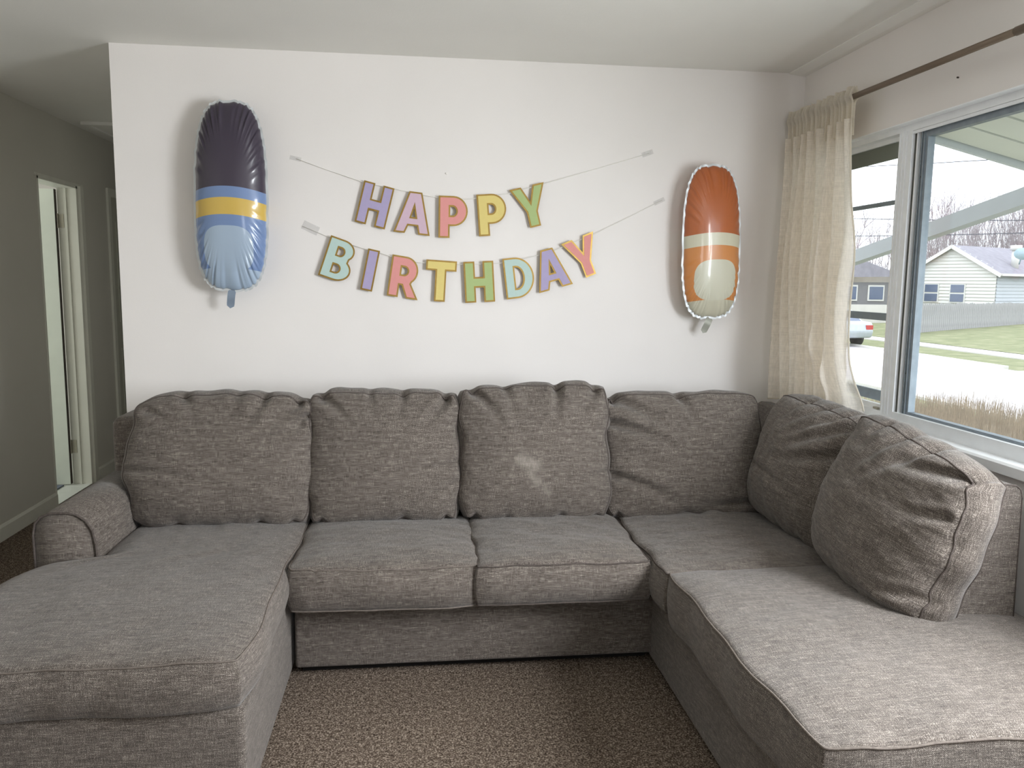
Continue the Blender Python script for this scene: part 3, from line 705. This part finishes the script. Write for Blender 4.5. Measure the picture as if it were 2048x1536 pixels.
def tape(x, z, ang, w_, h_, lab):
    mb = MB(); n = 6
    for i in range(n+1):
        t = i/n-.5
        for s_ in (-.5, .5): mb.v.append((t*w_, -.0008*math.sin(i*2.1)-.001, s_*h_))
    for i in range(n): mb.f.append((2*i, 2*i+2, 2*i+3, 2*i+1))
    o = mb.build('tape_piece', M['tape'], None, False); o.location = (x, YB-.003, z); o.rotation_euler = (0, -math.radians(ang), 0)
    tag(o, lab, 'tape')
tape(-.535, 1.977, -12, .05, .018, 'clear tape piece at the left end of the upper string')
tape(1.085, 2.048, 20, .055, .022, 'clear tape piece at the right end of the upper string')
tape(-.475, 1.672, -25, .075, .04, 'clear tape piece at the left end of the lower string')
tape(1.15, 1.828, 25, .055, .02, 'clear tape piece at the right end of the lower string')
tag(MB().tube([(.141, YB, 1.93), (.141, YB-.006, 1.93)], .004, 8).build('wall_hook', M['string']), 'tiny white wall hook above the yellow letter P', 'hook')
tag(MB().tube([(XR, 2.655, 2.153), (XR-.006, 2.655, 2.153)], .003, 8).build('nail', M['rod_end']), 'small dark nail in the wall above the picture window', 'nail')

# ------------------------------------------------------------------ foil balloons (plain banded stand-ins)
def balloon(x, y, z, hw, H, D, seed, mat, tabmat, label, rz, lean, tabang):
    nt, nr = 200, 34
    r_ = random.Random(seed); V = []; Fc = []; hh = H/2
    def outline(t):
        c, s = math.cos(t), math.sin(t); p = 2/3.4
        return (hw*math.copysign(abs(c)**p, c)*(1-.06*s), hh*math.copysign(abs(s)**(2/3.0), s))
    ph = [r_.random()*6 for _ in range(6)]
    def wrk(t): return .5*math.sin(46*t+ph[0]+2*math.sin(3*t))+.35*math.sin(73*t+ph[1])+.4*math.sin(29*t+ph[2])
    for side in (-1, 1):
        for i in range(nr+1):
            r = i/nr; r = 1-(1-r)**1.35
            for j in range(nt):
                t = 2*PI*j/nt; ox, oz = outline(t)
                wv = wrk(t)
                k = 1+.012*wv*max(0, r-.5)*2
                dep = D/2*max(0, 1-r**2.3)**.62
                band = math.exp(-((r-.86)/.13)**2)
                dep += .0045*wv*band*(1 if r < .995 else 0)
                V.append((ox*r*k, side*dep, oz*r*k+hh))
    n1 = (nr+1)*nt
    for s_ in (0, 1):
        for i in range(nr):
            for j in range(nt):
                l = (j+1) % nt; a, b, c, d = s_*n1+i*nt+j, s_*n1+i*nt+l, s_*n1+(i+1)*nt+l, s_*n1+(i+1)*nt+j
                Fc.append((a, b, c, d) if s_ == 1 else (d, c, b, a))
    me = bpy.data.meshes.new('balloon'); me.from_pydata(V, [], Fc); me.update()
    bm = bmesh.new(); bm.from_mesh(me); bmesh.ops.remove_doubles(bm, verts=bm.verts, dist=1e-5); bmesh.ops.recalc_face_normals(bm, faces=bm.faces); bm.to_mesh(me); bm.free()
    root = empty('foil_balloon', (x, y, z)); tag(root, label, 'balloon', None)
    b = link('body', me, mat, root, True)
    # flat heat-sealed seam around the outline
    mb = MB()
    for j in range(nt):
        t = 2*PI*j/nt; ox, oz = outline(t); k = 1+.012*wrk(t); sc1 = 1+.011/hw*.9
        mb.v += [(ox*k*.99, 0, oz*k*.99+hh), (ox*k*sc1, .002*math.sin(37*t), oz*k*(1+.011/hh*.9)+hh)]
    for j in range(nt): l = (j+1) % nt; mb.f.append((2*j, 2*l, 2*l+1, 2*j+1))
    mb.build('seam', M['silver'], root, True)
    ta = math.radians(tabang); L = .085; wv_ = .017
    d = Vector((math.sin(ta), 0, -math.cos(ta))); a = Vector((math.cos(ta), 0, math.sin(ta))); p0 = Vector((0, 0, .0))
    mb = MB(); pts = []
    for i in range(9):
        t = i/8; wd = wv_*(.55 if i == 0 else 1)*(math.sqrt(max(0, 1-max(0, (t-.8)/.2)**2)) if t > .8 else 1)
        c = p0+d*L*t+Vector((0, -.004*math.sin(t*5), 0)); mb.v += [tuple(c-a*wd), tuple(c+a*wd)]
    for i in range(8): mb.f.append((2*i, 2*i+1, 2*i+3, 2*i+2))
    mb.build('valve_tail', tabmat, root, True)
    root.rotation_euler = (math.radians(lean[0]), math.radians(lean[1]), math.radians(rz))
    return root
M['silver'] = flat('silver_foil', srgb(206, 210, 212), .45, .3, var=.04)
M['tailblue'] = flat('blue_tail_foil', srgb(132, 146, 164), .3, .2)
M['tailgrey'] = flat('grey_tail_foil', srgb(150, 150, 140), .3, .2)
HB1, HB2 = .80, .70
M['foil_blue'] = foil('printed_blue_foil', [(0, srgb(160, 178, 198)), (.12, srgb(110, 134, 176)), (.40, srgb(204, 172, 82)), (.49, srgb(110, 134, 176)), (.55, srgb(56, 48, 64))], None, srgb(158, 176, 196), .175, .105, .10, HB1)
M['foil_rust'] = foil('printed_rust_foil', [(0, srgb(196, 192, 172)), (.12, srgb(200, 132, 74)), (.48, srgb(204, 200, 178)), (.56, srgb(172, 94, 50))], None, srgb(200, 198, 180), .175, .105, .095, HB2)
balloon(-.808, YB-.090, 1.392, .150, HB1, .15, 3, M['foil_blue'], M['tailblue'], 'tall navy and blue foil balloon on the wall near the hallway corner', -3, (0, 1.0), -8)
balloon(1.395, YB-.085, 1.285, .140, HB2, .14, 8, M['foil_rust'], M['tailgrey'], 'rust and cream foil balloon on the wall beside the curtain', 6, (0, -1.5), -24)

# ------------------------------------------------------------------ outside
G = -.9
yd = MB()
struct(MB().box(2.05, 13.2, -20, 120, G-.3, G).box(13.2, 120, -40, 120, G-.3, G-.02).build('lawn', M['grass']))
struct(MB().box(10.6, 16.85, -20, 90, G-.1, G+.012).build('road', M['asphalt']))
struct(MB().box(10.45, 10.6, -20, 90, G-.1, G+.06).box(16.85, 17.05, 21.2, 90, G-.1, G+.09).build('kerb', M['concrete']))
struct(MB().box(19.9, 21.1, -20, 90, G-.1, G+.02).build('sidewalk', M['concrete']))
struct(MB().box(13.0, 60, 14.5, 20.6, G-.1, G+.014).build('side_road', M['asphalt']))
# porch roof: sloping soffit with ribs
rf = empty('porch_roof', (2.05, 3, 2.7)); tag(rf, 'white ribbed metal porch roof seen through the top of the picture window', 'roof')
def rfp(name, mb, mat): o = mb.build(name, mat, rf); o.matrix_parent_inverse = Matrix.Translation(-rf.location); return o
sz = lambda x: 2.717-.236*(x-2.05)
X1 = 6.2
RE = 5.02
def slab_(mb, y0, y1, dz0, dz1, x0=2.06, x1=X1):
    mb.prism([(x0, sz(x0)+dz0), (x1, sz(x1)+dz0), (x1, sz(x1)+dz1), (x0, sz(x0)+dz1)], 1, y0, y1); return mb
rfp('roof_deck', slab_(MB(), .2, RE-.01, .05, .08), M['soffit'])
rfp('rake_board', slab_(MB(), RE-.01, RE+.03, -.03, .10), M['beam'])
y = RE-.05; k = 0
while y > .3:
    rfp('soffit_panel', slab_(MB(), y-.285, y, .0, .05), M['soffit'])
    rfp('soffit_joint', slab_(MB(), y-.315, y-.285, .018, .05), M['alu'])
    y -= .315
rl = MB().beam((3.0, 5.6, 1.575), (3.0, 1.6, 2.235), .07, .085).build('porch_rail', M['beam']); tag(rl, 'white slanting rail outside both windows', 'rail')
# dry twiggy shrubs under the window
def twigs(name, x0, x1, y0, y1, zt, n, seed, label):
    r = np.random.RandomState(seed); mb = MB()
    for i in range(n):
        x = r.uniform(x0, x1); y_ = r.uniform(y0, y1); h = zt-G-abs(r.normal(0, .09)); dx, dy = r.normal(0, .12, 2); b = len(mb.v); s = .006
        for t in (0.45, .7, 1):
            mb.v += [(x+dx*t+s*(1.1-t), y_+dy*t, G+h*t), (x+dx*t-s*(1.1-t), y_+dy*t+s*(1.1-t), G+h*t)]
        mb.f += [(b, b+1, b+3, b+2), (b+2, b+3, b+5, b+4)]
    o = mb.build(name, M['twig']); tag(o, label, 'shrub', None, 'stuff'); return o
twigs('dry_shrub', 2.9, 4.4, 3.1, 5.9, .63, 12000, 5, 'dry brown twiggy shrubs just outside the picture window')
# white house across the road
def house(root_loc, yaw, wallm, sidem):
    hr = empty('house', root_loc, yaw); return hr
a45 = math.radians(44)
hs = empty('house', (33.95, 43.8, G), 0); tag(hs, 'white gabled house with lap siding beyond the wooden fence', 'house')
# gable wall runs from the corner leftwards and away; long side runs to the right and away
ga = Vector((-.42, .9075, 0)); sd = Vector((.9075, .42, 0)); Wg, Ls, Hw, Hr = 5.3, 16, 3.2, 4.75
def hp(name, mb, mat, sm=False): return mb.build(name, mat, hs, sm)
def P3(s, t, z): v = sd*s+ga*t; return (v.x, v.y, z)
mb = MB(); b = 0
mb.v = [P3(0, 0, 0), P3(0, Wg, 0), P3(0, Wg, Hw), P3(0, Wg/2, Hr), P3(0, 0, Hw)]; mb.f = [(0, 1, 2, 3, 4)]; hp('gable_wall', mb, M['siding'])
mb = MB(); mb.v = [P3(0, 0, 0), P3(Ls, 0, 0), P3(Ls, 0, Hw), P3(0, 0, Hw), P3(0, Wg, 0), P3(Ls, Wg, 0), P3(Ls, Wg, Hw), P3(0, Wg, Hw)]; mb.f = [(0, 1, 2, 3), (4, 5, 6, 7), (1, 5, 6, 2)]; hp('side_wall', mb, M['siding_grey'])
bd = MB(); bs = MB(); z = .15
while z < Hr-.15:
    t0 = 0 if z < Hw else (z-Hw)/(Hr-Hw)*Wg/2; t1 = Wg-t0
    v = [P3(-.0, t0, z), P3(-.0, t1, z), P3(-.07, t1, z-.0), P3(-.07, t0, z), P3(0, t0, z+.2), P3(0, t1, z+.2)]
    i = len(bd.v); bd.v += v; bd.f += [(i, i+1, i+2, i+3), (i+3, i+2, i+5, i+4)]
    if z < Hw-.1:
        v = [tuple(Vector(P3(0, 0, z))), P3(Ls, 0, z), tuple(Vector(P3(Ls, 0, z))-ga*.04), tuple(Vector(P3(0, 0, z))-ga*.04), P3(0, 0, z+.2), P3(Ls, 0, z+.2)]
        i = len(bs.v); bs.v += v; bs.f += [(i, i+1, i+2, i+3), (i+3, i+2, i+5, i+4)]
    z += .2
o = hp('siding_boards', bd, M['siding']); o['kind'] = 'stuff'; o = hp('siding_boards', bs, M['siding_grey']); o['kind'] = 'stuff'
mb = MB()
def roofside(t0, t1, z0, z1):
    i = len(mb.v); mb.v += [P3(-.3, t0, z0), P3(Ls+.3, t0, z0), P3(Ls+.3, t1, z1), P3(-.3, t1, z1), P3(-.3, t0, z0+.14), P3(Ls+.3, t0, z0+.14), P3(Ls+.3, t1, z1+.14), P3(-.3, t1, z1+.14)]
    mb.f += [(i+a, i+b_, i+c, i+d) for a, b_, c, d in ((3, 2, 1, 0), (4, 5, 6, 7), (0, 1, 5, 4), (1, 2, 6, 5), (2, 3, 7, 6), (3, 0, 4, 7))]
sl_ = (Hr-Hw)/(Wg/2)
roofside(-.4, Wg/2, Hw-.4*sl_, Hr); roofside(Wg+.4, Wg/2, Hw-.4*sl_, Hr); hp('roof', mb, M['shingle'])
def Pv(s, t, z): return Vector(P3(s, t, z))
hp('rake_trim', MB().beam(Pv(-.34, -.4, Hw-.4*sl_+.05), Pv(-.34, Wg/2, Hr+.05), .08, .2).beam(Pv(-.34, Wg+.4, Hw-.4*sl_+.05), Pv(-.34, Wg/2, Hr+.05), .08, .2), M['siding'])
hp('gutter', MB().beam(Pv(-.3, -.46, Hw-.12), Pv(Ls, -.46, Hw-.12), .12, .14), M['siding'])
for t in (1.75, 3.4):
    wf_ = MB().beam(Pv(-.05, t, 1.95), Pv(-.05, t+.95, 1.95), .12, 1.15).build('window', M['siding'], hs)
    MB().beam(Pv(-.12, t+.07, 2.25), Pv(-.12, t+.88, 2.25), .04, .47).build('pane', M['darkglass'], wf_); MB().beam(Pv(-.12, t+.07, 1.68), Pv(-.12, t+.88, 1.68), .04, .47).build('pane', M['darkglass'], wf_)
dish = empty('satellite_dish', (33.0, 42.6, 3.6)); 
mb = MB()
for i in range(5):
    for j in range(16):
        t = 2*PI*j/16; rr_ = .62*i/4; mb.v.append((rr_*math.cos(t)*1.2, -.16+.16*(i/4)**2, rr_*.7*math.sin(t)))
for i in range(4):
    for j in range(16): l = (j+1) % 16; mb.f.append((i*16+j, i*16+l, (i+1)*16+l, (i+1)*16+j))
M['dish'] = flat('pale_blue_grey_metal', srgb(150, 172, 182), .5)
mb.build('dish', M['dish'], dish, True); MB().tube([(0, .1, -.1), (0, .3, -.75)], .05, 8).build('mast', M['dish'], dish, True)
tag(dish, 'pale round satellite dish on the grey roof of the white house', 'dish')
dish.location = (35.0, 43.2, 3.4); dish.scale = (.8, .8, .8)
vent = MB().tube([(36.3, 45.4, 2.6), (36.3, 45.4, 3.75)], .22, 10).tube([(36.3, 45.4, 3.7), (36.3, 45.4, 4.0)], .32, 10).build('roof_vent', M['siding'], None, True); tag(vent, 'white round flue pipe on the roof behind the satellite dish', 'vent')
# fence of boards
fn = empty('wood_fence', (24.86, 37.16, G)); tag(fn, 'weathered grey board fence in front of the white house', 'fence')
A = Vector((22.5, 35.5, G)); B = Vector((37.5, 43.3, G)); n = int((B-A).length/.19); d = (B-A).normalized(); r_ = random.Random(7)
bmesh_board = None
for i in range(n):
    p = A+d*(i*.19); h = 1.52+r_.uniform(-.03, .03)
    if bmesh_board is None:
        bmesh_board = MB().prism([(0, 0), (.172, 0), (.172, .94), (.13, 1.0), (.04, 1.0), (0, .94)], 1, 0, .025).mesh('board'); bmesh_board.materials.append(M['fence'])
    o = bpy.data.objects.new('board', bmesh_board); COL.objects.link(o); o.parent = fn; o.location = p-Vector((24.86, 37.16, G)); o.rotation_euler = (0, r_.uniform(-.006, .006), math.atan2(d.y, d.x)); o.scale = (1, 1, h)
o = MB().beam(A+Vector((0, .06, .35)), B+Vector((0, .06, .35)), .05, .09).beam(A+Vector((0, .06, 1.25)), B+Vector((0, .06, 1.25)), .05, .09).build('rail', M['fence'], fn); o.matrix_parent_inverse = Matrix.Translation(-fn.location)
# lawn rise behind the sidewalk
struct(MB().prism([(21.4, G+.0), (60, G+.0), (60, G+.5), (36, G+.35), (26, G+.15)], 1, 24.5, 80).build('lawn_rise', M['grass']))
# low dark house and pale garage seen through the narrow window
h2 = empty('house', (27.5, 48, G)); tag(h2, 'low dark-sided house glimpsed through the narrow window beside the curtain', 'house')
MB().box(-4.5, 3, 0, 6, 0, 2.9).build('wall', M['brownhouse'], h2); MB().prism([(-5, 2.85), (3.5, 2.85), (-.8, 4.3)], 1, -.4, 6.4).build('roof', M['shingle'], h2)
for x in (-2.6, -.9, .9): wq = MB().box(x, x+1.1, -.06, .02, 1.4, 2.4).build('window', M['siding'], h2); MB().box(x+.1, x+1.0, -.09, -.05, 1.5, 2.3).build('pane', M['darkglass'], wq)
g2 = MB().box(19.8, 29.0, 44.6, 44.8, G, .35).build('retaining_fence', M['concrete']); tag(g2, 'long pale low wall in front of the dark house', 'wall')
# parked silver car
car = empty('parked_car', (16.3, 31.0, G), math.radians(98)); tag(car, 'silver car parked by the kerb, half hidden by the curtain', 'car')
body = [(-2.2, .35), (2.2, .35), (2.25, .6), (2.15, .85), (1.2, .95), (.6, 1.38), (-.9, 1.42), (-1.6, 1.0), (-2.2, .95), (-2.28, .6)]
soft = MB().prism([(x, z) for x, z in body], 1, -.85, .85).build('body', M['car'], car)
bv = soft.modifiers.new('b', 'BEVEL'); bv.width = .09; bv.segments = 3
MB().prism([(1.02, .97), (.53, 1.31), (-.83, 1.34), (-1.4, 1.0)], 1, -.865, .865).build('side_windows', M['darkglass'], car)
MB().prism([(-1.72, .99), (-1.68, .96), (-.99, 1.37), (-1.04, 1.40)], 1, -.68, .68).build('rear_window', M['darkglass'], car)
for x in (-1.4, 1.4):
    for y in (-.86, .68): MB().tube([(x, y, .32), (x, y+.18, .32)], .32, 16).build('wheel', M['tyre'], car, True)
M['lamp_red'] = flat('red_tail_lamp', srgb(170, 60, 56), .3)
for y in (-.8, .5): MB().box(-2.27, -2.2, y, y+.3, .68, .85).build('tail_lamp', M['lamp_red'], car)
# bare trees
def tree_mesh(seed, H, spread, levels=4, tr=.16):
    r = random.Random(seed); mb = MB()
    def grow(p, d, L, rad, lv):
        pts = [p]; rads = [rad]; n = 3
        for i in range(n):
            d = (d+Vector((r.gauss(0, .10), r.gauss(0, .10), r.gauss(.03, .05)))).normalized(); p = p+d*L/n; pts.append(p); rads.append(rad*(1-.6*(i+1)/n))
        mb.tube([tuple(q) for q in pts], rads, 4 if lv < 2 else 3, cap=False)
        if lv >= levels: return
        nb = 4 if lv == 0 else 4
        for k in range(nb):
            q = pts[r.choice([1, 2, 3])] if k else pts[3]
            nd = (d+Vector((r.gauss(0, spread), r.gauss(0, spread), r.uniform(.0, .5)))).normalized()
            grow(q, nd, L*r.uniform(.5, .75), rad*.45, lv+1)
    grow(Vector((0, 0, 0)), Vector((0, 0, 1)), H*.45, tr, 0)
    return mb.mesh('bare_tree')
TM = [tree_mesh(s, 10, .55) for s in (1, 2, 3)]
for me in TM: me.materials.append(M['bark'])
TR = tree_mesh(9, 8, .7); TR.materials.append(M['bark_red'])
r_ = random.Random(12)
gt = 'bare trees in the woods behind the white house'
for i in range(110):
    # woods: a deep band beyond the white house, thicker to the right
    t = r_.uniform(0, 1)**.8; dep = r_.uniform(0, 30)
    base = Vector((36, 66, G)).lerp(Vector((66, 74, G)), t)+Vector((.55, .83, 0))*dep
    o = bpy.data.objects.new('bare_tree', TM[i % 3]); COL.objects.link(o); o.location = base; s = r_.uniform(.85, 1.2)*(.95+.45*t); o.scale = (s*.55, s*.55, s); o.rotation_euler = (0, 0, r_.uniform(0, 6.3))
    tag(o, 'leafless grey tree among the dense woods far behind the white house', 'tree', gt)
for (x, y, s, mi, lab) in ((35.5, 62, 1.05, 0, 'tall bare forked tree rising behind the left slope of the white roof'), (31, 66, 1.0, 2, 'slender bare tree seen close beside the picture window frame'),
                       (27.5, 56, .9, 1, 'bare spreading tree seen through the narrow window by the curtain')):
    o = bpy.data.objects.new('bare_tree', TM[mi]); COL.objects.link(o); o.location = (x, y, G); o.scale = (s, s, s); o.rotation_euler = (0, 0, x); tag(o, lab, 'tree')
for (x, y, s, lab) in ((31.5, 55, .78, 'reddish budding tree left of the white house gable'), (28.5, 60, .8, 'reddish budding tree behind the dark low house')):
    o = bpy.data.objects.new('budding_tree', TR); COL.objects.link(o); o.location = (x, y, G); o.scale = (s, s, s); tag(o, lab, 'tree')
for (p, q, lab) in (((12, 26, 5.25), (12, 6, 3.2), 'highest overhead cable crossing the sky outside the windows'), ((12, 26, 3.1), (12, 8, 2.35), 'lowest overhead cable just above the white roof'),
               ((12, 26, 3.75), (12, 8, 2.35), 'middle overhead cable crossing in front of the woods')):
    a = Vector(p); b = Vector(q); pts = [tuple(a.lerp(b, i/12)-Vector((0, 0, .12*4*(i/12)*(1-i/12)))) for i in range(13)]
    tag(MB().tube(pts, .012, 4).build('overhead_cable', M['wire']), lab, 'cable', 'overhead cables')
